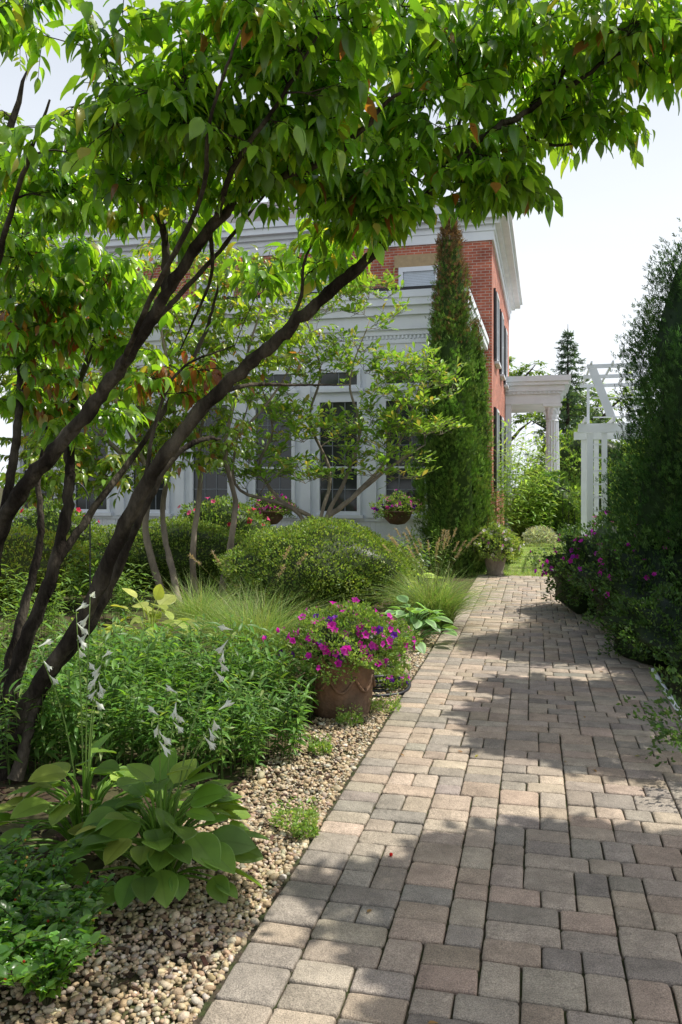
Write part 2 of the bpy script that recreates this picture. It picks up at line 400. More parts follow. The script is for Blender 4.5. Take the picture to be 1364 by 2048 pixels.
# gravel
import bmesh
def ico(s):
    bm=bmesh.new();bmesh.ops.create_icosphere(bm,subdivisions=s,radius=1);r=(np.array([v.co[:] for v in bm.verts]),np.array([[v.index for v in f.verts] for f in bm.faces]));bm.free();return r
ICO=ico(2);ICO1=ico(1)
def pebbles(g,n,b0,b1,size,T,pw=1.):
    bb=b0+(b1-b0)*rng.random(n)**pw
    wd=np.interp(bb,[0,2.5,4,6,9],[1.25,.85,.55,.42,.28])
    aa=-.02-(rng.random(n)**1.2)*wd
    s=size*np.exp(rng.normal(0,.33,n))
    R=orient(rdir(n)*[1,1,.25],np.tile([0,0,1.],(n,1)))*np.stack([s*rng.uniform(.7,1,n),s*rng.uniform(.9,1.5,n),s*rng.uniform(.5,.8,n)],-1)[:,None,:]
    o=np.stack([O[0]+aa*A[0]+bb*B[0],O[1]+aa*A[1]+bb*B[1],s*.35+rng.uniform(0,.010,n)],-1)
    g.inst(T,R,o,pal(n,[(.45,.35,.21),(.51,.42,.29),(.37,.27,.16),(.30,.26,.19),(.57,.51,.40),(.39,.28,.17)],[.28,.22,.18,.14,.08,.1],.13))
g=Geo();pebbles(g,10500,1.4,3.8,.0086,ICO1);pebbles(g,11500,3.6,9,.0084,ICO1,pw=1.3)
tag(g.build('gravel',[M_pebble]),'tan river pebbles along the paver path edge','gravel',kind='stuff')
n=9000;g=Geo();x=rng.uniform(-4.5,.4,n);y=rng.uniform(1.8,9,n);z=rng.uniform(.002,.02,n)
m=(x<(-.418+.2345*(y-2.45)-.1));x,y,z=x[m],y[m],z[m];n=len(x)
R=orient(rdir(n)*[1,1,.3],np.tile([0,0,1.],(n,1)))*np.stack([rng.uniform(.008,.018,n),rng.uniform(.015,.05,n),rng.uniform(.003,.007,n)],-1)[:,None,:]
g.inst((BT[0]-.5,BT[1]),R,np.stack([x,y,z],-1),pal(n,[(.05,.03,.02),(.09,.06,.04),(.03,.022,.018),(.16,.12,.08)],None,.25))
tag(g.build('mulch',[M_chip],smooth=False),'dark shredded bark mulch over the garden bed','mulch',kind='stuff')
# ------------------------------------------------------------------ house
HC=np.array([2.42,15.8,0]);HR=-math.atan(.247)
hs=empty('brick_house',HC,'red brick house with white cornices and black shutters','house',rot=HR)
W0=-14.
g=Geo();box(g,W0,.1,5.9,16.5,0,7.98);hw=g.build('wall',[M_brick],parent=hs,smooth=False)
g=Geo()
for ex,z0,z1 in((.05,7.98,8.22),(.09,8.22,8.36),(.22,8.36,8.46),(.42,8.46,8.62),(.5,8.62,8.80)):
    box(g,W0-ex,.1+ex,5.9-ex,16.5+ex,z0,z1)
g.build('cornice',[M_white],parent=hs,smooth=False)
g=Geo();e_=.45;x0,x1,y0,y1=W0-e_,.1+e_,5.9-e_,16.5+e_;yc=(y0+y1)/2;ins=(y1-y0)/2
g.add([(x0,y0,8.803),(x1,y0,8.803),(x1,y1,8.803),(x0,y1,8.803),(x0+ins,yc,11.4),(x1-ins,yc,11.4)],[(0,1,5),(0,5,4),(1,2,5),(2,3,4),(2,4,5),(3,0,4)])
g.build('roof',[M_roof],parent=hs,smooth=False)
def window(parent,cx,y,z0,z1,wd,face='front',shut=False,lintel=True,cols_=2,rows=4,blind=False):
    g=Geo();h=wd/2
    def bx(a0,a1,d0,d1,z0_,z1_,m):
        if face=='front':box(g,a0,a1,y-d1,y-d0,z0_,z1_,m)
        else:box(g,y+d0,y+d1,a0,a1,z0_,z1_,m)
    f=.07 if not blind else .12
    bx(cx-h,cx-h+f,.002,.08,z0,z1,0);bx(cx+h-f,cx+h,.002,.08,z0,z1,0)
    bx(cx-h+f,cx+h-f,.002,.08,z0,z0+f,0);bx(cx-h+f,cx+h-f,.002,.08,z1-f,z1,0)
    bx(cx-h+f,cx+h-f,.002,.015,z0+f,z1-f,1)
    if blind:
        k=int((z1-z0)/.05)
        for i in range(k):
            zz=z0+f+(z1-z0-2*f)*i/k;bx(cx-h+f+.01,cx+h-f-.01,.016,.022,zz,zz+.038,2)
    else:
        for i in range(1,cols_):
            xx=cx-h+f+(wd-2*f)*i/cols_;bx(xx-.009,xx+.009,.017,.030,z0+f,z1-f,4)
        for i in range(1,rows):
            zz=z0+f+(z1-z0-2*f)*i/rows;big=(i==rows//2 and rows>3);t_=.02 if big else .009;bx(cx-h+f,cx+h-f,.032,.042,zz-t_,zz+t_,0 if big else 4)
    bx(cx-h-.06,cx+h+.06,.002,.13,z0-.07,z0-.002,0)
    if lintel:bx(cx-h-.12,cx+h+.12,.003,.03,z1+.002,z1+.34,3)
    g.build('window',[M_white,M_glass,M_blind,M_stone,M_muntin],parent=parent,smooth=False)
    if shut:
        for s_ in(-1,1):
            g=Geo()
            c=cx+s_*(h+.27)
            bx(c-.22,c-.17,.003,.06,z0,z1,0);bx(c+.17,c+.22,.003,.06,z0,z1,0)
            k=int((z1-z0)/.09)
            for i in range(k):
                zz=z0+(z1-z0)*i/k;bx(c-.17,c+.17,.005,.035,zz,zz+.06,0)
            g.build('shutter',[M_black],parent=parent,smooth=False)
for cx in(-1.8,-4.7,-7.6,-10.5):window(hs,cx,5.9,5.7,7.4,1.1,blind=True)
for cy in(7.6,10.3,13.0):
    window(hs,cy,.1,5.0,6.9,1.0,'side',True,False)
    window(hs,cy,.1,1.5,3.7,1.0,'side',True,False)
# sunroom
sr=bpy.data.objects.new('sunroom',None);COL.objects.link(sr);sr.parent=hs
g=Geo();SX=-10.2
box(g,SX,-.35,.35,5.895,0,4.15)
for i in range(92):
    xx=SX+.05+i*.105
    box(g,xx,xx+.098,.335,.349,.15,.86)
box(g,SX-.03,-.32,.30,.334,.0,.15);box(g,SX-.03,-.32,.30,.345,.87,.93)
g.build('wall',[M_white],parent=sr,smooth=False)
for cx in(-1.25,-2.62,-4.0,-5.4,-6.8,-8.2,-9.5):window(sr,cx,.35,1.0,3.35,.92,lintel=False,cols_=3,rows=5);window(sr,cx,.35,3.55,3.95,.92,lintel=False,cols_=2,rows=1)
for cy in(1.5,3.0,4.6):window(sr,cy,-.35,1.0,3.35,1.0,'side',lintel=False,cols_=3,rows=5)
for cx in(-.52,-1.94,-3.31,-4.7,-6.1,-7.5,-8.87,-10.0):
    g=Geo();box(g,cx-.10,cx+.10,.27,.348,.94,3.9);box(g,cx-.13,cx+.13,.25,.348,3.902,4.02);g.build('pilaster',[M_white],parent=sr,smooth=False)
g=Geo()
for ex,z0,z1 in((.04,4.15,4.42),(.07,4.42,4.50),(.10,4.58,4.68),(.16,4.68,4.95),(.25,4.95,5.12),(.35,5.12,5.26),(.38,5.26,5.40)):
    box(g,SX-ex,-.35+ex,.35-ex,5.89,z0,z1)
box(g,SX-.05,-.35+.05,.35-.05,5.89,4.50,4.58)
i=SX
while i<-.35:box(g,i,i+.04,.35-.09,.299,4.51,4.575);i+=.08
i=.4
while i<5.8:box(g,-.299,-.35+.09,i,i+.04,4.51,4.575);i+=.08
g.build('cornice',[M_white],parent=sr,smooth=False)
g=Geo();box(g,SX-.36,-.35+.36,.0,5.89,5.402,5.47);g.build('roof',[M_black],parent=sr,smooth=False)
# portico
po=bpy.data.objects.new('portico',None);COL.objects.link(po);po.parent=hs
g=Geo();box(g,.102,2.1,13.4,17.2,0,1.25)
for i in range(5):box(g,2.102+i*.3,2.4+i*.3,14.2,16.4,0,1.05-i*.2)
g.build('porch_floor',[M_white],parent=po,smooth=False)
g=Geo()
for ex,z0,z1 in((0,4.42,4.75),(.06,4.752,4.85),(.14,4.852,5.05),(.26,5.052,5.17),(.34,5.172,5.36)):
    box(g,.102,1.97+ex,13.55-ex,17.05+ex,z0,z1)
i=.2
while i<1.95:box(g,i,i+.07,13.43,13.488,4.76,4.848);i+=.15
g.build('cornice',[M_white],parent=po,smooth=False)
LFc=leafT(4,2,.6,.5,.3,-.5,.7)
for cx,cy in((1.70,13.85),(1.70,16.7)):
    g=Geo();lathe(g,[(.31,1.252),(.31,1.33),(.26,1.35),(.28,1.40),(.245,1.44)],(cx,cy,0),24)
    lathe(g,[(.245,1.44),(.24,2.4),(.21,3.82)],(cx,cy,0),28,flute=.16)
    lathe(g,[(.20,3.82),(.23,3.84),(.19,3.87),(.21,4.25),(.28,4.31),(.31,4.33)],(cx,cy,0),20)
    for rr,zz,kk,ll in((.20,3.88,9,.24),(.22,4.05,9,.24),(.24,4.16,8,.24)):
        a=np.arange(kk)*2*np.pi/kk+zz;o=np.stack([np.cos(a),np.sin(a),0*a],-1)
        g.inst(LFc,orient(o*.4+[0,0,1.],-o,np.full(kk,ll)),np.array([cx,cy,zz])+o*rr,np.full((kk,3),.5))
    box(g,cx-.32,cx+.32,cy-.30,cy+.30,4.33,4.416)
    g.build('column',[M_white],parent=po,smooth=False)
g=Geo();box(g,.103,.3,13.6,13.8,1.252,4.418);g.build('pilaster',[M_white],parent=po,smooth=False)
e=empty('iron_railing',P(1125,1000,23)*[1,1,0],'black iron stair railing beside the porch','railing',rot=HR)
g=Geo()
for i in range(9):
    box(g,i*.16,i*.16+.02,0,.02,0,1.5-.08*i)
tube(g,[(-.02,.01,1.52),(1.35,.01,.86)],.022,6);g.build('rail',[M_black],parent=e,smooth=False)
# ------------------------------------------------------------------ pergola
pb_=P(1180,1000,16.2);e=empty('garden_pergola',(pb_[0],pb_[1],0),'white wooden garden pergola with open slatted top','pergola',rot=HR)
for (x,y) in((0,0),(0,2.6),(2.4,0),(2.4,2.6)):
    g=Geo();box(g,x-.06,x+.06,y-.06,y+.06,0,2.62);box(g,x+.22,x+.32,y-.06,y+.06,0,2.62)
    for k in range(9):box(g,x+.061,x+.219,y-.012,y+.012,.3+k*.26,.33+k*.26)
    g.build('post',[M_white],parent=e,smooth=False)
for y in(-.09,.06,2.51,2.66):
    g=Geo();box(g,-.22,3.1,y-.02,y+.02,2.63,2.80);g.build('beam',[M_white],parent=e,smooth=False)
for x in(-.1,.42,1.4,2.6):
    g=Geo();box(g,x-.02,x+.02,-.5,3.1,2.802,2.90);g.build('beam',[M_white],parent=e,smooth=False)
def board(a,b,dx,hw_):
    g=Geo();a=np.array(a,float);b=np.array(b,float);dx=np.array(dx,float)
    v=np.array([a+[0,-hw_,0],a+[0,hw_,0],b+[0,hw_,0],b+[0,-hw_,0],a+dx+[0,-hw_,0],a+dx+[0,hw_,0],b+dx+[0,hw_,0],b+dx+[0,-hw_,0]])
    g.add(v,[(0,2,1),(0,3,2),(4,5,6),(4,6,7),(0,1,5),(0,5,4),(1,2,6),(1,6,5),(2,3,7),(2,7,6),(3,0,4),(3,4,7)]);return g
g=board((.28,-.45,2.902),(-.06,-.45,3.82),(.16,0,0),.03);g.build('brace',[M_white],parent=e,smooth=False)
g=board((2.5,-.45,2.902),(2.8,-.45,3.82),(-.12,0,0),.03);g.build('brace',[M_white],parent=e,smooth=False)
for x in(.1,2.6):
    g=Geo();box(g,x-.03,x+.03,2.70,2.76,2.902,3.82);g.build('brace',[M_white],parent=e,smooth=False)
for y in(-.47,1.1,2.73):
    g=Geo();box(g,-.08,2.85,y-.02,y+.02,3.825,3.90);g.build('beam',[M_white],parent=e,smooth=False)
for k in range(8):
    g=Geo();x=0.0+k*.39;box(g,x-.015,x+.015,-.6,3.0,3.902,3.945);g.build('slat',[M_white],parent=e,smooth=False)
for k in range(3):
    g=Geo();z=3.12+k*.22;box(g,.2,2.75,2.665,2.69,z,z+.03);g.build('slat',[M_white],parent=e,smooth=False)
# ------------------------------------------------------------------ leaf templates
LD=[leafT(6,2,.46,.38,.35,.25,1.05,wave=.02),leafT(6,2,.40,.36,.55,.5,1.1),leafT(6,2,.50,.4,.2,.12,1.0,wave=.03)]
LS=leafT(3,2,.42,.45,.3,.2,.9)
LT=leafT(2,2,.55,.5,.3,.1,.9)
LM=[leafT(4,2,.42,.6,.3,.1,.8),leafT(4,2,.38,.6,.5,.25,.8)]
LL=leafT(4,2,.2,.45,.4,.3,.9)
def fanT(n=5,sp=.6,w=.085):
    V=[];Fc=[]
    for i in range(n):
        a=-sp+2*sp*i/(n-1);l=1-.45*abs(a)/sp;st=.05+.3*(1-abs(a)/sp);c,s=math.cos(a),math.sin(a)
        p=len(V);z=.05*(-1)**i
        V+=[(0,st*.6,0),(s*l*.55-c*w*.5,st*.5+c*l*.5+s*w*.5,z),(s*l,st*.4+c*l*.65,z-.05),(s*l*.55+c*w*.5,st*.5+c*l*.5-s*w*.5,z+.04)]
        Fc+=[(p,p+1,p+2),(p,p+2,p+3)]
    return np.array(V),np.array(Fc)
FT=fanT()
# ------------------------------------------------------------------ kousa dogwood (near)
bd=P(20,1560,4.47);bd[2]=0
limbs=[
 ([P(-10,1590,4.5),P(60,1400,4.45),P(170,1230,4.3),P(290,970,4.1),P(420,800,4.0),P(560,675,3.9),P(680,565,3.8),P(770,485,3.7),P(860,385,3.6),P(960,280,3.5),P(1090,200,3.4),P(1250,100,3.2)],.040,.005),
 ([P(-40,1600,4.5),P(-30,1300,4.3),P(0,1060,4.1),P(110,900,3.9),P(225,760,3.8),P(330,590,3.6),P(430,445,3.4),P(540,370,3.3),P(680,300,3.1),P(800,180,2.9)],.041,.005),
 ([P(0,1585,4.55),P(30,1350,4.6),P(110,1130,4.6),P(140,950,4.7),P(120,880,4.8),P(60,830,4.9)],.038,.010),
 ([P(30,1560,4.4),P(90,1370,4.5),P(190,1235,4.5),P(260,1080,4.4),P(335,930,4.4),P(400,880,4.5),P(440,878,4.7)],.028,.007),
 ([P(-30,1590,4.6),P(-5,1420,4.7),P(40,1250,4.8),P(80,1080,4.9),P(80,930,5.0),P(130,800,5.0)],.030,.007),
 ([P(110,1130,4.6),P(200,1000,4.7),P(290,880,4.8),P(400,690,4.8),P(440,560,4.7)],.020,.005),
 ([P(330,590,3.6),P(330,480,3.6),P(300,390,3.5),P(250,250,3.4),P(200,100,3.3)],.016,.004),
 ([P(230,760,3.8),P(300,600,3.4),P(400,400,3.0),P(420,240,2.7),P(480,60,2.5)],.010,.003),
 ([P(430,445,3.4),P(470,330,3.0),P(560,200,2.8),P(640,60,2.7)],.010,.003),
 ([P(290,660,3.7),P(350,600,3.7),P(440,500,3.7),P(560,350,3.6)],.012,.004),
 ([P(140,950,4.7),P(150,800,4.7),P(200,640,4.6),P(180,520,4.5)],.020,.005),
 ([P(0,1070,4.1),P(30,900,4.2),P(40,750,4.4),P(20,600,4.4),P(60,450,4.3)],.020,.005),
 ([P(-60,1500,4.3),P(-80,1100,4.0),P(-40,700,3.6),P(30,400,3.2),P(100,200,3.0)],.018,.004),
 ([P(430,790,4.0),P(500,770,4.3),P(600,770,4.6),P(700,770,4.8)],.010,.003),
 ([P(420,450,3.4),P(420,560,3.8),P(360,700,4.1)],.008,.003),
 ([P(560,675,3.9),P(600,600,3.9),P(610,520,3.8),P(660,420,3.7)],.008,.003),
 ([P(290,970,4.1),P(310,850,4.1),P(360,740,4.1),P(470,690,4.2)],.009,.003),
 ([P(850,395,3.6),P(900,300,3.7),P(930,180,3.7),P(900,60,3.6),P(860,-150,3.5)],.009,.003),
 ([P(1000,250,3.5),P(1100,290,3.7),P(1180,280,3.8)],.007,.003),
 ([P(1090,200,3.4),P(1180,60,3.3),P(1280,-80,3.3),P(1450,-250,3.4)],.009,.003),
]
def B_(px,py,d,rx,ry,rd,n): return (P(px,py,d),np.array([rx/F*d,rd,ry/F*d]),n)
blobs=[
 B_(330,150,2.9,150,110,.3,20),B_(500,80,2.8,150,90,.35,20),B_(680,60,2.9,150,90,.35,17),B_(240,270,3.1,150,90,.35,20),
 B_(430,270,3.0,150,60,.3,18),B_(620,270,3.1,150,70,.3,18),B_(130,370,3.5,130,60,.3,18),B_(60,460,3.9,100,70,.35,16),
 B_(330,400,3.5,150,40,.3,13),B_(540,380,3.4,130,50,.3,14),B_(710,380,3.5,110,70,.3,15),B_(770,440,3.6,70,55,.25,10),
 B_(830,240,3.4,110,110,.3,18),B_(820,90,3.3,120,90,.35,15),B_(960,90,3.4,130,90,.35,18),B_(980,270,3.6,100,70,.3,16),B_(970,370,3.6,90,40,.25,13),
 B_(1120,110,3.4,130,70,.35,19),B_(1150,240,3.7,80,50,.25,13),B_(1260,60,3.3,110,60,.3,16),B_(1330,70,3.4,60,50,.3,11),
 B_(140,560,4.2,150,80,.4,22),B_(60,660,4.4,110,80,.4,17),B_(230,640,4.3,110,80,.3,13),B_(640,500,4.0,80,45,.25,8),
 B_(20,40,3.2,70,60,.3,8),B_(60,780,4.5,110,70,.3,16),B_(560,560,4.2,70,40,.2,4),
 B_(360,750,4.2,100,55,.25,8),B_(180,850,4.6,90,50,.25,7),
]
dogc=[(.12,.24,.03),(.17,.32,.04),(.24,.40,.055),(.085,.18,.03),(.36,.33,.08),(.28,.12,.05)]
make_tree('dogwood_tree','kousa dogwood with dark leaning trunks and drooping green leaves','tree',bd,limbs,blobs,LD,.090,dogc,[.3,.33,.22,.11,.03,.01],M_dog,M_bark,nsub=5,subL=.16,per=6,droop=.95,twr=1.0,lump=.10,dry=[(P(360,760,4.2),.24,.42),(P(480,650,4.1),.2,.25),(P(100,700,4.4),.35,.14)],kk=10,sides=12,wob=.09)
# shade tree beside the path whose branches overhang
lim=[([(4.3,4.2,0),(4.2,4.2,1.6),(3.9,4.1,3.0),(3.5,4.0,3.9),(3.0,3.9,4.4)],.10,.02),([(4.2,4.2,1.6),(4.5,5.0,3),(4.4,6.0,4.0),(4.1,6.8,4.4)],.06,.015),([(3.9,4.1,3.0),(3.6,3.3,3.9),(3.1,3.0,4.3)],.05,.012)]
bl=[((3.40,3.55,4.45),(.95,.80,.28),125),((4.15,6.2,4.5),(.70,1.25,.28),110)]
make_tree('shade_tree','leafy green tree overhanging the paver path','tree',(4.3,4.2,0),lim,bl,LD[2],.155,[(.08,.16,.03),(.11,.2,.035)],None,M_leaf,M_bark,nsub=6,subL=.18,per=5,droop=.2)
# ------------------------------------------------------------------ middle trees
b=G(395,1205)
d=b[1]
lim=[([G(390,1200),P(385,1100,d),P(400,980,d),P(400,880,d),P(420,760,d-.2)],.042,.01),
 ([G(330,1210),P(290,1060,d-.4),P(300,960,d-.4),P(240,820,d-.6),P(200,700,d-.8)],.042,.012),
 ([G(440,1195),P(460,1090,d+.2),P(470,1000,d+.2),P(450,900,d),P(480,760,d),P(520,620,d)],.042,.01),
 ([G(360,1215),P(340,1120,d-.2),P(325,1020,d),P(350,860,d),P(330,700,d),P(300,560,d)],.038,.01),
 ([P(300,960,d-.4),P(180,850,d-.6),P(60,760,d-.8)],.03,.008),([P(450,900,d),P(540,800,d+.2),P(600,700,d)],.02,.006)]
bl=[B_(120,640,d-.6,140,120,.9,52),B_(330,600,d,150,120,.9,58),B_(60,800,d-.8,110,110,.8,46),B_(240,780,d-.4,130,80,.8,50),B_(420,740,d,110,90,.7,44),B_(480,570,d,100,80,.6,30),B_(380,880,d,120,70,.5,38),B_(560,680,d,90,60,.5,20),B_(120,930,d-1,120,70,.6,38),B_(240,920,d-.6,100,60,.5,26)]
mc=[(.16,.27,.045),(.21,.33,.06),(.31,.36,.09),(.12,.20,.04),(.38,.17,.06)]
make_tree('garden_tree','multi-stemmed small tree with pale bark and light green leaves','tree',b,lim,bl,LD,.125,mc,[.35,.33,.13,.16,.03],M_dog,M_pale,nsub=5,subL=.25,per=5,droop=.6,twr=2.)
b=np.array([-.25,12.2,0]);d=12.2
lim=[([b,P(640,1060,d),P(700,1000,d),P(780,935,d-.1),P(850,890,d-.2)],.045,.008),
 ([b,P(640,1055,d),P(560,1000,d),P(520,930,d),P(545,860,d),P(520,760,d)],.035,.006),
 ([b,P(650,1050,d),P(690,960,d),P(720,860,d),P(700,760,d),P(740,640,d)],.035,.006),
 ([b,P(640,1050,d),P(660,950,d+.3),P(620,840,d+.3),P(640,740,d+.3),P(600,600,d+.2)],.03,.006),
 ([P(700,1000,d),P(790,900,d+.2),P(830,800,d+.2),P(850,730,d+.2)],.022,.005),([b,P(600,1030,d),P(480,980,d-.3),P(470,900,d-.3),P(500,800,d-.3)],.028,.006)]
bl=[B_(740,600,d,80,60,.5,26),B_(640,720,d,130,60,.6,44),B_(800,760,d,90,60,.5,36),B_(690,860,d,140,60,.5,42),B_(840,850,d-.2,80,60,.4,28),B_(560,840,d,90,70,.5,30),B_(600,940,d,130,40,.5,30),B_(780,940,d-.2,80,40,.4,16),B_(600,600,d,90,60,.4,22),B_(880,760,d,50,50,.3,8),B_(480,930,d,80,60,.4,20)]
make_tree('magnolia_tree','star magnolia with sparse pale twigs and upright leaves','tree',b,lim,bl,LM,.12,[(.20,.35,.055),(.27,.42,.08),(.15,.27,.05),(.40,.37,.10)],[.38,.32,.2,.1],M_leaf,M_pale,nsub=4,subL=.24,per=5,droop=-.5,twr=1.8,up=.5)
def bgtree(base,h,r,label,cols,n=110,ls=.16,name='background_tree'):
    base=np.array(base,float);x,y=base[:2]
    lim=[([(x,y,0),(x,y,h*.35),(x+.1*r,y,h*.6),(x,y,h*.85)],.03*h,.02)]
    for i in range(5):
        a=i*1.26+rng.random();lim.append(([(x,y,h*(.3+.05*i)),(x+.4*r*math.cos(a),y+.4*r*math.sin(a),h*(.45+.06*i)),(x+.8*r*math.cos(a),y+.8*r*math.sin(a),h*(.55+.07*i))],.014*h,.01))
    bl=[]
    for i in range(9):
        a=rng.uniform(0,6.28);q=rng.uniform(.2,.65);bl.append(((x+q*r*math.cos(a),y+q*r*math.sin(a),h*rng.uniform(.42,.88)),(r*.42,r*.42,h*.13),n//9))
    return make_tree(name,label,'tree',base,lim,bl,LS,ls,cols,None,M_leaf,M_bark,nsub=6,subL=r*.16,per=7,droop=.3,twr=3.)
gc=[(.13,.23,.045),(.17,.28,.055),(.22,.33,.075)]
bgtree((-6.6,14.5,0),10.0,2.6,'tall leafy tree in front of the house',gc,140,.17)
bgtree((7.0,38,0),8.5,2.4,'tall leafy tree behind the house corner',gc,110,.2)
bgtree((14.0,48,0),8,4,'broad leafy tree beyond the lawn',gc,120,.28)
bgtree((12.2,30,0),5.0,2.2,'leafy tree beside the lawn',gc,110,.18)
# ------------------------------------------------------------------ evergreens
def evergreen(name,label,base,h,prof,ntuft,per,fs,cols,w=None,cat='evergreen tree',core=True,tr=.10,brown=None,updir=.9,group=None,lean=0.,seed_l=.12,flat=.75):
    base=np.array(base,float);e=empty(name,base,label,cat,group)
    tg=Geo();tube(tg,[base,base+[0,0,h*.5],base+[lean*h*.8,0,h*.93]],[.05*h*.4,.03*h*.4,.008],8);tg.build('trunk',[M_bark],base,e)
    g=Geo();zt=rng.random(ntuft);zz=zt**.9
    rr=np.interp(zz,prof[0],prof[1]);keep=rng.random(ntuft)<(.25+.75*rr/max(prof[1]));zz=zz[keep];rr=rr[keep];n=len(zz)
    a=rng.uniform(0,2*np.pi,n);lump=1+seed_l*np.sin(3*a+zz*9+base[0])+seed_l*.7*np.sin(7*a-zz*23)+rng.normal(0,.07,n)
    R=rr*lump
    c=np.stack([base[0]+R*np.cos(a)+lean*zz*h,base[1]+R*np.sin(a),zz*h*.98+.02],-1)
    out=np.stack([np.cos(a),np.sin(a),np.zeros(n)],-1)
    c2=np.repeat(c,per,0);o2=np.repeat(out,per,0);m=len(c2)
    k=rng.normal(0,1,(m,1))
    pos=c2+rng.normal(0,tr*.5,(m,3))+np.array([0,0,1.])*k*tr*1.3+o2*(-np.abs(k)*tr*.5)
    pos[:,2]=np.clip(pos[:,2],.02,base[2]+h)
    D=o2*rng.uniform(.1,.9,(m,1))+rng.normal(0,.25,(m,3));D[:,2]+=updir
    U=o2+rng.normal(0,.6,(m,3))
    ccol=np.repeat(pal(n,cols,w,.22),per,0)*np.exp(rng.normal(0,.14,(m,1)))
    if brown is not None:
        q=(pos[:,2]/h>brown)&(rng.random(m)<(pos[:,2]/h-brown)/(1-brown)*1.2);ccol[q]=pal(int(q.sum()),[(.24,.13,.06),(.17,.11,.05),(.27,.18,.08)])
    g.inst(FT,orient(D,U,fs*rng.uniform(.6,1.3,m)),pos,ccol)
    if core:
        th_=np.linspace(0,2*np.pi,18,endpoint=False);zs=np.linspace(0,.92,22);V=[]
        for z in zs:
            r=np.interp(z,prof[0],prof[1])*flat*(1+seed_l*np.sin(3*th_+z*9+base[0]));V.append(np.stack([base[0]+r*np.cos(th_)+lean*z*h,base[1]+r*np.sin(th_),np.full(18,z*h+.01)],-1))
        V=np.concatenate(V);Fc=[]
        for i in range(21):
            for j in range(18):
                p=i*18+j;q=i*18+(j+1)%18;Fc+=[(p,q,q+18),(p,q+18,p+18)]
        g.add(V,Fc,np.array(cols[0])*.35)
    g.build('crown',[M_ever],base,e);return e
ac=[(.12,.23,.035),(.17,.30,.05),(.085,.16,.03),(.22,.35,.07)]
colp=([0,.06,.3,.55,.8,.93,1],[.36,.46,.52,.42,.27,.16,.04])
evergreen('arborvitae_tree','tall columnar arborvitae with browned tip beside the sunroom',(1.95,14.7,0),6.45,colp,1600,18,.095,ac,brown=.62,tr=.075,seed_l=.18)
evergreen('arborvitae_tree','shorter green columnar arborvitae beside the brick wall',(2.46,15.0,0),4.6,([0,.06,.3,.6,.85,1],[.20,.26,.26,.22,.13,.03]),700,18,.085,ac,brown=.85,tr=.065,seed_l=.16)
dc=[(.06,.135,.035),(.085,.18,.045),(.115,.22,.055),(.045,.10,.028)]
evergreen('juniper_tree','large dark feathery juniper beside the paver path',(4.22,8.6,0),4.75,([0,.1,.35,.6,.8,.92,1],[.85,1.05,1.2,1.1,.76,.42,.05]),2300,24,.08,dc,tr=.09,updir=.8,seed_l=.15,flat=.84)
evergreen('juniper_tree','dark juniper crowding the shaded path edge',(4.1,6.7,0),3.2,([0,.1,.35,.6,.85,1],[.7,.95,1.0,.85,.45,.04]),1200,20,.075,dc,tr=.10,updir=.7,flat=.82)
sc_=[(.11,.18,.11),(.14,.22,.13),(.08,.14,.08)]
def spruce(base,h,r,label,cols):
    base=np.array(base,float);e=empty('spruce_tree',base,label,'evergreen tree');tg=Geo();tube(tg,[base,base+[0,0,h]],[.018*h,.01],8)
    g=Geo();Os=[];Ds=[]
    nt_=26
    for i in range(nt_):
        z=h*(.08+.9*i/nt_);rl=r*(1-i/nt_)**.85*rng.uniform(.8,1.1);k=max(5,int(11*(1-i/nt_)))
        for j in range(k):
            a=j*6.283/k+rng.uniform(-.3,.3)+i;l=rl*rng.uniform(.7,1.15);o=np.array([math.cos(a),math.sin(a),0])
            p=smoothpts([base+[0,0,z],base+o*l*.5+[0,0,z-.06*l],base+o*l+[0,0,z+.03*l]],4);tube(tg,p,np.linspace(.02,.006,len(p)),3)
            m=int(12+14*l);t=rng.uniform(.15,1,m);idx=(t*(len(p)-1)).astype(int);Os.append(p[idx]+rng.normal(0,.04,(m,3)));dd=np.tile(o,(m,1))+rng.normal(0,.6,(m,3));dd[:,2]-=.15;Ds.append(dd)
    Os=np.concatenate(Os);Ds=np.concatenate(Ds);m=len(Os)
    g.inst(FT,orient(Ds,np.tile([0,0,1.],(m,1))+rng.normal(0,.3,(m,3)),.034*h*rng.uniform(.7,1.3,m)),Os,pal(m,cols))
    tg.build('trunk',[M_bark],base,e);g.build('crown',[M_ever],base,e)
spruce((11.0,40,0),9.4,2.9,'tall blue-green spruce rising beyond the lawn',sc_)
spruce((15.5,42,0),7.4,2.6,'small spruce standing beyond the pergola',sc_)
evergreen('evergreen_shrub','rounded dark green yew beside the lawn',(G(1095,1065)[0]-.8,24,0),1.9,([0,.2,.6,.9,1],[.8,1.05,.95,.5,.1]),350,14,.16,ac,cat='shrub',tr=.12)
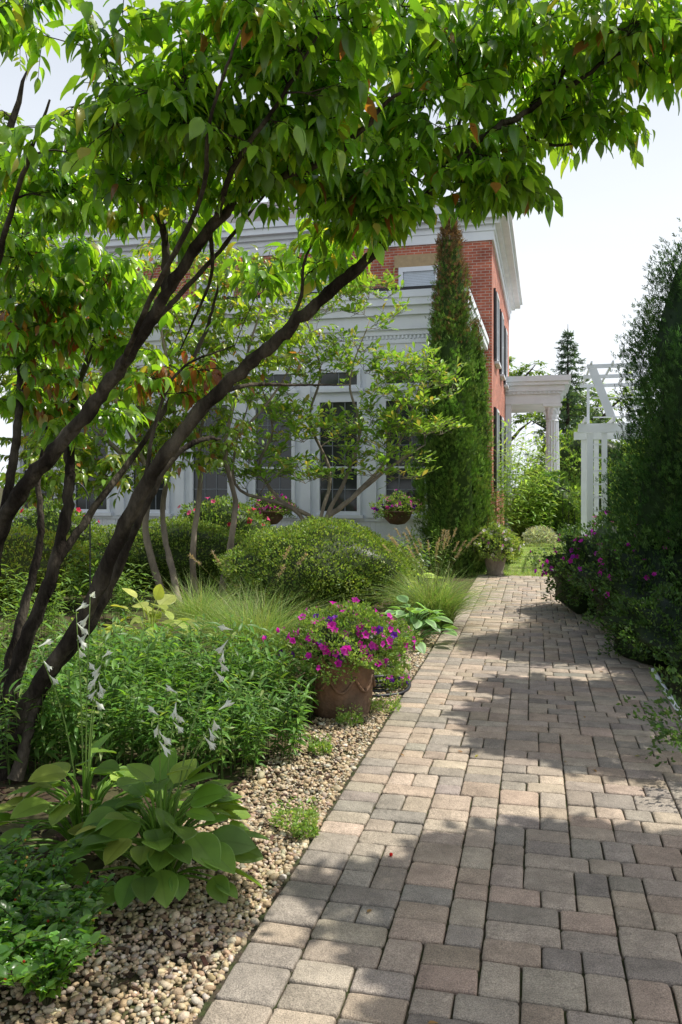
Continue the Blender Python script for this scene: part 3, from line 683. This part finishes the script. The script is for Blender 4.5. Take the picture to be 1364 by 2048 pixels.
# ------------------------------------------------------------------ shrubs
def shrub(name,label,base,rx,ry,rz,n,ls,cols,w=None,flowers=None,T=LT,cat='shrub',mat=None,lump=.07,group=None,zc=None,core=.86,ft=None):
    base=np.array(base,float);e=empty(name,base,label,cat,group);zc=rz*.45 if zc is None else zc
    g=Geo();D=rdir(int(n*1.5));D=D[D[:,2]>-.55][:n];n=len(D)
    f=lambda D:1+lump*(np.sin(D[:,0]*5+base[0])*np.cos(D[:,1]*6+1)+.8*np.sin(D[:,2]*8+D[:,0]*7)+.5*np.sin(D[:,0]*17)*np.sin(D[:,1]*19+D[:,2]*15))
    q=f(D)*(1-np.abs(rng.normal(0,.05,n)));S=np.array([rx,ry,rz-zc])
    pos=base+D*S*q[:,None]+[0,0,zc];k=pos[:,2]<.03;pos[k,2]=rng.uniform(.02,.12,k.sum())
    dr=D+rng.normal(0,.6,(n,3));dr[:,2]+=.4
    g.inst(T,orient(dr,D*.6+rng.normal(0,.7,(n,3)),ls*rng.uniform(.6,1.3,n)),pos,pal(n,cols,w,.22))
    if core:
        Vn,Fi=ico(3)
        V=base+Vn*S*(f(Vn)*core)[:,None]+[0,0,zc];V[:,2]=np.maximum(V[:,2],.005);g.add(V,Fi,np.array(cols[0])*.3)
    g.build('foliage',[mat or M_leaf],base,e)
    if flowers:
        nf,fs,fc,fw=flowers[:4];g=Geo();D=rdir(nf*3);D=D[(D[:,2]>-.25)][:nf];m=len(D)
        pos=base+D*S*(f(D)*1.04)[:,None]+[0,0,zc]+rng.normal(0,.012,(m,3))
        g.inst(ft or FLO,orient(np.cross(D+rng.normal(0,.3,(m,3)),rdir(m)),D+rng.normal(0,.35,(m,3))+[0,-.3,.1],fs*rng.uniform(.75,1.15,m)),pos,pal(m,fc,fw,.12))
        tag(g.build('flowers',[M_petal],base,e),kind='stuff')
    return e
def floT(k=5,depth=.35):
    V=[(0,0,-depth)];n=k*4
    for i in range(n):
        a=2*np.pi*i/n;r=.5*(.86+.14*math.cos(k*a));V.append((r*.45*math.cos(a),r*.45*math.sin(a),-.08))
    for i in range(n):
        a=2*np.pi*i/n;r=.5*(.85+.15*math.cos(k*a));V.append((r*math.cos(a),r*math.sin(a),.03*math.cos(k*a*2)))
    Fc=[]
    for i in range(n):
        j=(i+1)%n;Fc+=[(0,1+i,1+j),(1+i,1+n+i,1+n+j),(1+i,1+n+j,1+j)]
    return np.array(V),np.array(Fc)
FLO=floT()
bx=[(.15,.24,.045),(.20,.30,.06),(.11,.18,.035),(.26,.34,.09)]
b=G(640,1235);shrub('boxwood_shrub','large rounded clipped boxwood beside the path',(b[0],10.2,0),1.14,.95,1.14,26000,.034,bx,lump=.09)
b=G(340,1180);shrub('boxwood_shrub','wide low boxwood hedge behind the garden bed',(b[0],12.6,0),1.5,.7,1.05,14000,.042,bx)
shrub('yellow_shrub','yellow-green low shrub in the garden bed',(-4.3,11,0),1.0,.8,1.0,8000,.045,[(.30,.37,.06),(.38,.42,.07),(.2,.3,.045)])
mag=[(.66,.025,.42),(.74,.06,.52),(.56,.02,.38)]
pg=[(.15,.25,.05),(.19,.30,.07),(.23,.34,.1)]
shrub('rose_bush','rose bush with bright pink-red blooms near the sunroom',(-2.0,13.7,0),.9,.4,1.35,5000,.05,pg,flowers=(30,.10,[(.75,.05,.12),(.8,.12,.28)],None))
shrub('rose_bush','rose bush with red blooms in the garden bed',(-4.6,13,0),.9,.4,1.3,5000,.05,pg,flowers=(16,.10,[(.7,.04,.1),(.75,.1,.25)],None))
# petunia pot
pc=G(683,1425)
e=empty('terracotta_pot',pc,'weathered brown terracotta pot standing on the gravel','flower pot')
g=Geo();lathe(g,[(.0,.004),(.20,.004),(.205,.02),(.215,.10),(.225,.22),(.235,.34),(.238,.36),(.252,.37),(.257,.41),(.252,.43),(.23,.43),(.225,.38),(.0,.375)],(0,0,0),36)
for k in range(8):
    a=k*math.pi/4
    q=[((.231)*math.cos(a+t),(.231)*math.sin(a+t),.29-.10*math.cos(t/ (math.pi/8)*math.pi/2)) for t in np.linspace(-math.pi/8,math.pi/8,9)]
    tube(g,q,.011,6)
g.build('pot',[M_terra],parent=e)
g=Geo();lathe(g,[(0,.40),(.226,.395)],(0,0,0),24);g.build('soil',[M_soil],parent=e)
fl=mag+[(.16,.02,.36)]
e=shrub('petunia_plant','magenta petunias spilling over the terracotta pot',pc+[.04,0,.32],.41,.36,.40,10000,.027,pg,flowers=(150,.060,fl,[.4,.32,.2,.08]),cat='flowers',zc=.14,core=.62,lump=.20)
shrub('petunia_plant','purple trailing petunias beside the pot',G(775,1385)+[0,.1,0],.16,.14,.14,900,.03,pg,flowers=(16,.05,[(.14,.02,.35),(.5,.03,.4)],None),cat='flowers',core=None)
g=Geo()
hb=G(745,1395)+[0,.35,0]
for k in range(4):
    t=np.linspace(0,2*np.pi,40);tube(g,np.stack([hb[0]+(.24-.01*k)*np.cos(t),hb[1]+(.24-.01*k)*np.sin(t),.02+.034*k+0*t],-1),.015,8)
tube(g,smoothpts([hb+[.24,0,.12],hb+[.30,-.1,.04],hb+[.22,-.3,.02],hb+[.0,-.4,.02]]),.013,8)
tag(g.build('garden_hose',[M_plastic],hb),'coiled black garden hose behind the pot','hose')
# ------------------------------------------------------------------ grasses
def clump(name,label,base,n,h,w_,bend,cols,plume=0,rad=.15,group=None):
    base=np.array(base,float);e=empty(name,base,label,'ornamental grass',group);g=Geo()
    a=rng.uniform(0,6.28,n);r=rad*np.sqrt(rng.random(n));bp=base+np.stack([r*np.cos(a),r*np.sin(a),0*a],-1)
    V,Fc,C,_=blades(n,bp,h*rng.uniform(.5,1.25,n),w_,bend,cols,K=7);g.add(V,Fc,C);g.build('blades',[M_grass],base,e)
    if plume:
        g=Geo()
        for i in range(plume):
            a=rng.uniform(0,6.28);l=h*rng.uniform(1.0,1.35);o=np.array([math.cos(a),math.sin(a)*.7,0])*rng.uniform(.25,.55)*l
            p=smoothpts([base,base+o*.35+[0,0,l*.6],base+o+[0,0,l*.95]],5);tube(g,p,.0018,3,(.25,.24,.1))
            d=nrm(p[-1]-p[-3]);k=70;t=rng.random(k);pos=p[-1]+d*(t*.13)[:,None]
            D=d+rng.normal(0,.55,(k,3));g.inst(LL,orient(D,rdir(k),.026*rng.uniform(.7,1.3,k)),pos,pal(k,[(.38,.29,.18),(.45,.37,.26)]))
        tag(g.build('plumes',[M_grass],base,e),kind='stuff')
gcol=[(.20,.32,.075),(.26,.38,.11),(.16,.27,.06),(.36,.38,.17)]
b=G(510,1345);clump('fountain_grass','fine arching green fountain grass in the garden bed',b,2800,.84,.0028,.85,gcol,5,.22)
b=G(400,1280);clump('fountain_grass','fine arching green grass tuft beside the shrub',b,1300,.74,.003,.8,gcol,0,.16)
b=G(885,1262);clump('fountain_grass','arching fountain grass with tan bottlebrush plumes by the path',b+[-.08,.15,0],2400,.80,.003,.9,gcol,26,.20)
# ------------------------------------------------------------------ hostas
HB=leafT(10,18,.74,.42,.20,.20,.75,rib=.016)
def hosta(name,label,base,n,L,cols,w=None,hgt=.35,spread=.3,stalks=0,group=None,T=HB,two=None,sh=.8,lean=(-.08,0)):
    base=np.array(base,float);e=empty(name,base,label,'hosta',group);g=Geo()
    a=np.arange(n)*2.399+rng.normal(0,.25,n);rad=spread*np.sqrt((np.arange(n)+.5)/n)*rng.uniform(.8,1.15,n);q=rad/spread
    out=np.stack([np.cos(a),np.sin(a),0*a],-1)
    tip=base+out*rad[:,None];tip[:,2]=hgt*(1.1-.72*q**1.5)*rng.uniform(.8,1.15,n)
    for i in range(n):
        p=smoothpts([base+out[i]*.02,base+out[i]*rad[i]*.45+[0,0,tip[i,2]*.75],tip[i]],4);tube(g,p,[.006]*(len(p)-3)+[.005,.004,.0035],4,np.array(cols[0])*1.2)
    D=out*1.+rng.normal(0,.25,(n,3));D[:,2]+=.50-.72*q
    U=np.tile([0,0,1.],(n,1))+out*.05+rng.normal(0,.25,(n,3))
    row=np.array([.82 if j==9 else 1. for j in range(19)])
    if two is not None: row=np.array([1.9 if (j<4 or j>14) else 1. for j in range(19)])
    g.inst(T,orient(D,U,L*rng.uniform(.65,1.2,n)),tip,pal(n,cols,w,.14),shade=np.tile(row,11))
    g.build('leaves',[M_hosta],base,e)
    for i in range(stalks):
        g=Geo()
        a_=rng.uniform(0,6.28);l=sh*rng.uniform(.75,1.15);o=np.array([math.cos(a_),math.sin(a_),0])*rng.uniform(.05,.3)*l+[lean[0],lean[1],0]
        p=smoothpts([base,base+o*.4+[0,0,l*.6],base+o+[0,0,l]],5);tube(g,p,np.linspace(.0042,.002,len(p)),5,(.22,.33,.09))
        k=rng.integers(3,6)
        for j in range(k):
            t=p[-1]-(p[-1]-p[-4])*(j/k)*.9;an=rng.uniform(0,6.28);dr=np.array([math.cos(an),math.sin(an),-1.2+1.5*(j<1)])
            R=orient(dr[None],np.array([[0,0,1.]]),rng.uniform(.85,1.15))[0]
            th_=np.linspace(0,2*np.pi,12,endpoint=False);V=[]
            for yy,rr in((0,.0015),(.02,.003),(.04,.007),(.055,.013 )):
                rr_=rr*(1+.4*np.cos(3*th_)*(yy>.05));V.append(np.stack([rr_*np.cos(th_),np.full(12,yy)+(.008*np.cos(6*th_)*(yy>.05)),rr_*np.sin(th_)],-1))
            V=np.concatenate(V)@R.T+t;Fc=[]
            for r in range(3):
                for s in range(12):
                    x=r*12+s;y=r*12+(s+1)%12;Fc+=[(x,y,y+12),(x,y+12,x+12)]
            g.add(V,Fc,(.80,.82,.74),1)
        g.build('flower_stalk',[M_hosta,M_wpetal],base,e)
    return e
hc=[(.14,.26,.038),(.18,.32,.045),(.11,.21,.038),(.27,.36,.06)]
b=G(320,1800);hosta('hosta_plant','broad-leaved green hosta with white flower stalks over gravel',b+[-.02,.12,0],84,.155,hc,[.4,.3,.2,.1],.38,.31,4,sh=.90,lean=(.08,0))
b=G(160,1700);hosta('hosta_plant','green hosta clump beneath the dogwood trunk',b+[.02,0,0],56,.15,hc,None,.37,.32,5,sh=1.0,lean=(-.02,0))
b=G(850,1300);hosta('hosta_plant','blue-green hosta with yellow margins by the path',b+[-.10,.3,0],50,.17,[(.15,.27,.10),(.17,.30,.11)],None,.36,.38,0,two=1)
b=G(300,1310);hosta('hosta_plant','pale yellow-green hosta in the garden bed',b+[0,0,0],34,.22,[(.34,.42,.10),(.42,.46,.13)],None,.48,.42,0)
b=G(900,1235);hosta('hosta_plant','yellow-edged hosta beside the fountain grass',b+[-.3,.8,0],24,.2,[(.28,.38,.07)],None,.4,.3,2,two=1)
# ------------------------------------------------------------------ leafy perennials
def perennial(base,n,h,rad,cols,ls,T=LL,per=22,w=None):
    g=Geo();O_=[];D_=[]
    for i in range(n):
        a=rng.uniform(0,6.28);r=rad*math.sqrt(rng.random());l=h*rng.uniform(.6,1.18)
        b0=np.array([r*math.cos(a),r*math.sin(a),0]);ln=np.array([math.cos(a),math.sin(a),0])*rng.uniform(0,.3)*l
        p=smoothpts([b0,b0+ln*.4+[0,0,l*.55],b0+ln+[0,0,l]],4);tube(g,p,np.linspace(.004,.0015,len(p)),4,(.12,.2,.05))
        for j in range(per):
            t=.2+.8*(j/per);x=t*(len(p)-1);k=min(int(x),len(p)-2);O_.append(p[k]+(p[k+1]-p[k])*(x-k));an=j*2.4+rng.normal(0,.3)
            D_.append((math.cos(an),math.sin(an),rng.uniform(-.25,.5)+.9*(t>.9)))
    O_=np.array(O_);D_=np.array(D_);m=len(O_)
    g.inst(T,orient(D_,np.tile([0,0,1.],(m,1))+rng.normal(0,.25,(m,3)),ls*rng.uniform(.5,1.25,m)),O_,pal(m,cols,w,.2));return g
pcol=[(.11,.23,.045),(.14,.28,.05),(.085,.18,.04),(.24,.33,.09)]
LLw=leafT(4,2,.25,.45,.4,.35,.9)
protos=[]
for k in range(4):
    g=perennial((0,0,0),36,.50,.25,pcol,.088,LLw,w=[.36,.3,.26,.08]);o=g.build('phlox_plant',[M_leaf]);protos.append(o)
spots=[(120,1560),(220,1570),(330,1575),(440,1570),(530,1540),(60,1500),(160,1470),(270,1480),(390,1480),(500,1470),(565,1460),(100,1420),(220,1410),(340,1420),(440,1430),(30,1430),(170,1370),(20,1570),(290,1385)]
for i,(px,py) in enumerate(spots):
    b=G(px,py)+[0,.25,0]
    if i<4:o=protos[i]
    else:o=protos[i%4].copy();COL.objects.link(o)
    o.location=b;o.rotation_euler=(0,0,rng.uniform(0,6.28));s_=rng.uniform(.78,1.14);o.scale=(s_,s_,s_)
    tag(o,'leafy green perennial clump growing in the garden bed','plant','leafy perennials in the bed')
g=perennial((0,0,0),30,.75,.35,[(.15,.27,.055),(.20,.32,.08)],.11,LLw);o0=g.build('perennial_plant',[M_leaf])
for i,(x,y,s_) in enumerate([(-3.0,8.3,.9),(-3.6,7.3,1.),(-2.6,9.6,.8),(-4.3,9.2,1.1),(-3.2,10.5,1.),(-2.9,7.2,.7),(-3.1,6.3,.9),(-5.2,10.5,1.2),(.35,12.9,.8),(1.1,13.2,.9),(1.5,14.2,1.)]):
    o=o0 if i==0 else o0.copy()
    if i:COL.objects.link(o)
    o.location=(x,y,0);o.rotation_euler=(0,0,i*1.3);o.scale=(s_,s_,s_);tag(o,'green leafy perennial behind the garden bed','plant','leafy perennials behind the bed')
for (px,py,h_) in((1000,1090,3.5),(1035,1085,3.6),(1065,1085,2.8)):
    b=G(px,py);g=perennial((0,0,0),30,h_*.85,.45,[(.22,.36,.09),(.30,.44,.12)],.20,LLw,per=24)
    o=g.build('tall_perennial',[M_leaf]);o.location=b;tag(o,'tall light green leafy perennial beside the brick wall','plant','tall perennials by the wall')
shrub('silver_plant','silver-grey dusty miller at the lawn edge',G(1080,1092),.4,.3,.45,1200,.10,[(.45,.48,.44),(.36,.40,.36)],T=LL,core=None,cat='plant')
shrub('flower_mound','small white and lavender flower mound by the lawn',G(1005,1125)+[-.1,0,0],.45,.4,.45,2500,.05,[(.3,.37,.11),(.22,.3,.08)],flowers=(20,.05,[(.7,.7,.65)],None),cat='flowers')
pc2=G(990,1152);e=empty('stone_pot',pc2,'pale stone pot holding white and pink flowers','flower pot')
g=Geo();lathe(g,[(0,.004),(.15,.004),(.16,.05),(.14,.08),(.19,.3),(.22,.42),(.24,.44),(.24,.48),(.21,.48),(.20,.44),(0,.43)],(0,0,0),28);g.build('pot',[M_pale],parent=e)
shrub('petunia_plant','white and pale pink flowers filling the stone pot',pc2+[0,0,.36],.36,.34,.50,3500,.05,[(.22,.31,.08),(.28,.38,.11)],flowers=(70,.075,[(.85,.82,.8),(.6,.2,.5)],[.7,.3]),cat='flowers',zc=.14,core=.7,lump=.18)
for px,py in((540,1035),(795,1035)):
    d=15.6;b=P(px,py,d)
    e=empty('window_box',b-[0,0,.12],'brown hanging planter below the sunroom window','planter','window planters',rot=HR)
    g=Geo();lathe(g,[(.0,-.02),(.14,.0),(.24,.10),(.28,.22),(.30,.225),(.30,.25),(.26,.25),(.25,.2),(0,.19)],(0,0,0),24)
    for s_ in(-.2,.2):box(g,s_-.012,s_+.012,.2,.72,.17,.195)
    g.build('planter',[M_terra],parent=e,smooth=True)
    shrub('petunia_plant','purple and pink petunias trailing from the window planter',b+[0,0,.10],.45,.28,.32,2400,.04,pg,flowers=(60,.07,fl+[(.75,.3,.5)],None),cat='flowers',zc=.06,core=.6,lump=.18)
# ------------------------------------------------------------------ right-hand side
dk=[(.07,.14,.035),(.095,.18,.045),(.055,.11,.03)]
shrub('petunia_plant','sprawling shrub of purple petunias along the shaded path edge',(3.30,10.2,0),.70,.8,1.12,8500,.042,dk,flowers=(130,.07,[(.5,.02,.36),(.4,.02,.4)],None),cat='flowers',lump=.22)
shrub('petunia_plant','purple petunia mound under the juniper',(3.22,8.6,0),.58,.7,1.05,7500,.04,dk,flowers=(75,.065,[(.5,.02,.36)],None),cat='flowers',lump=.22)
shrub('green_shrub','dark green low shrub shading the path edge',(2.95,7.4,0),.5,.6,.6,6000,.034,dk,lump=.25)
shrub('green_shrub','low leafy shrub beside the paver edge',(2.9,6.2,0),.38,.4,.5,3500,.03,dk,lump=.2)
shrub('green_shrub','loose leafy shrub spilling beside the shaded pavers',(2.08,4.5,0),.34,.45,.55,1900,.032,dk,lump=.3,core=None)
shrub('green_shrub','leafy climbing rose shrub around the pergola post',(5.7,14.9,0),.7,.7,2.3,5000,.07,gc,lump=.2,core=.7)
shrub('green_shrub','leafy shrub beneath the pergola',(7.4,20.5,0),1.5,1.,2.3,6000,.09,gc,lump=.2,core=.8)
shrub('green_shrub','green shrub in front of the portico',(6.1,25.8,0),.9,.8,1.3,3500,.09,gc,lump=.15)
shrub('green_shrub','large leafy shrub beyond the lawn',(9.8,33,0),2.4,1.5,3.6,8000,.14,gc,lump=.2)
shrub('green_shrub','leafy hedge mass beyond the lawn',(14.5,34,0),3.5,1.5,4.0,9000,.15,gc,lump=.2)
e=empty('terracotta_pot',(3.0,9.1,0),'small terracotta pot in shade beside the path','flower pot')
g=Geo();lathe(g,[(0,.004),(.10,.004),(.13,.20),(.15,.21),(.15,.25),(.13,.25),(.12,.22),(0,.22)],(0,0,0),24);g.build('pot',[M_terra],parent=e)
g=Geo();tube(g,[G(1306,1352)+[0,0,.05],G(1335,1400)+[0,0,.05],G(1380,1475)+[0,0,.05]],.018,10)
tag(g.build('white_pipe',[M_pipe]),'white plastic pipe lying at the path edge','pipe')
# ------------------------------------------------------------------ holly near, weeds, hook
LH=leafT(4,2,.6,.45,.5,.15,.6,wave=.06)
hcol=[(.09,.2,.045),(.13,.27,.06)]
for (px,py,s_) in((60,1900,1.1),(150,2040,.8),(0,1830,1.),(30,2030,1.0),(130,1850,.9),(-40,1960,1.1),(100,1960,.9),(200,1890,.7),(190,1980,.7)):
    b=G(px,py)+[-.1,.05,0];e=empty('holly_shrub',b,'glossy low holly with small berries in mulch','shrub')
    g=Geo();O_=[];D_=[];bc=[]
    for i in range(28):
        a=rng.uniform(0,6.28);l=.36*s_*rng.uniform(.6,1.1);o=np.array([math.cos(a),math.sin(a),0])*l*rng.uniform(.2,.75);p=smoothpts([b,b+o*.4+[0,0,l*.5],b+o+[0,0,l*rng.uniform(.5,.85)]],5);tube(g,p,np.linspace(.004,.0015,len(p)),4,(.08,.09,.04))
        for j in range(18):
            k=int((.3+.7*j/18)*(len(p)-1));O_.append(p[k]+rng.normal(0,.006,3));an=j*2.4;D_.append((math.cos(an),math.sin(an),.4))
        if i%5==0:
            for _ in range(2):bc.append(p[-2]+rng.normal(0,.012,3))
    O_=np.array(O_);D_=np.array(D_)+rng.normal(0,.25,(len(D_),3));g.inst(LH,orient(D_,np.tile([0,0,1.],(len(O_),1))+rng.normal(0,.3,(len(O_),3)),.040*rng.uniform(.6,1.2,len(O_))),O_,pal(len(O_),hcol))
    g.build('foliage',[M_dog],b,e)
    g=Geo();bc=np.array(bc);g.inst(ICO1,np.tile(np.eye(3)*.005,(len(bc),1,1)),bc,pal(len(bc),[(.45,.06,.02),(.45,.33,.07)]));tag(g.build('berries',[M_petal],b,e),kind='stuff')
for (px,py,r) in((590,1655,.10),(765,1425,.12),(700,1450,.08),(640,1510,.06),(610,1680,.05)):
    shrub('small_weed','tuft of tiny green weeds growing in gravel',G(px,py),r,r,.06,500,.02,[(.2,.33,.08),(.27,.38,.11)],core=None,cat='weed',group='weeds in the gravel')
b=G(180,1310);g=Geo();tube(g,smoothpts([b,b+[0,0,1.2],b+[-.02,0,1.5],b+[-.12,0,1.62],b+[-.22,0,1.52],b+[-.2,0,1.45]]),.007,6)
tag(g.build('shepherd_hook',[M_black]),'thin black iron shepherd hook in the garden bed','garden hook')
g=Geo();c=G(782,1722);g.inst(ICO,np.array([np.eye(3)*.008]),np.array([[c[0],c[1],.028]]),np.array([[.6,.03,.02]]));tag(g.build('red_berry',[M_petal]),'small red berry lying on the pavers','berry')
g=Geo();n=26;aa=rng.uniform(0,1.9,n);bb=rng.uniform(2,12,n);g.inst(LS,orient(rdir(n)*[1,1,.05],np.tile([0,0,1.],(n,1)),.035),np.stack([O[0]+aa*A[0]+bb*B[0],O[1]+aa*A[1]+bb*B[1],np.full(n,.026)],-1),pal(n,[(.3,.18,.06),(.3,.28,.06)]))
tag(g.build('fallen_leaves',[M_leaf]),'small dry fallen leaves scattered over the pavers','leaves',kind='stuff')
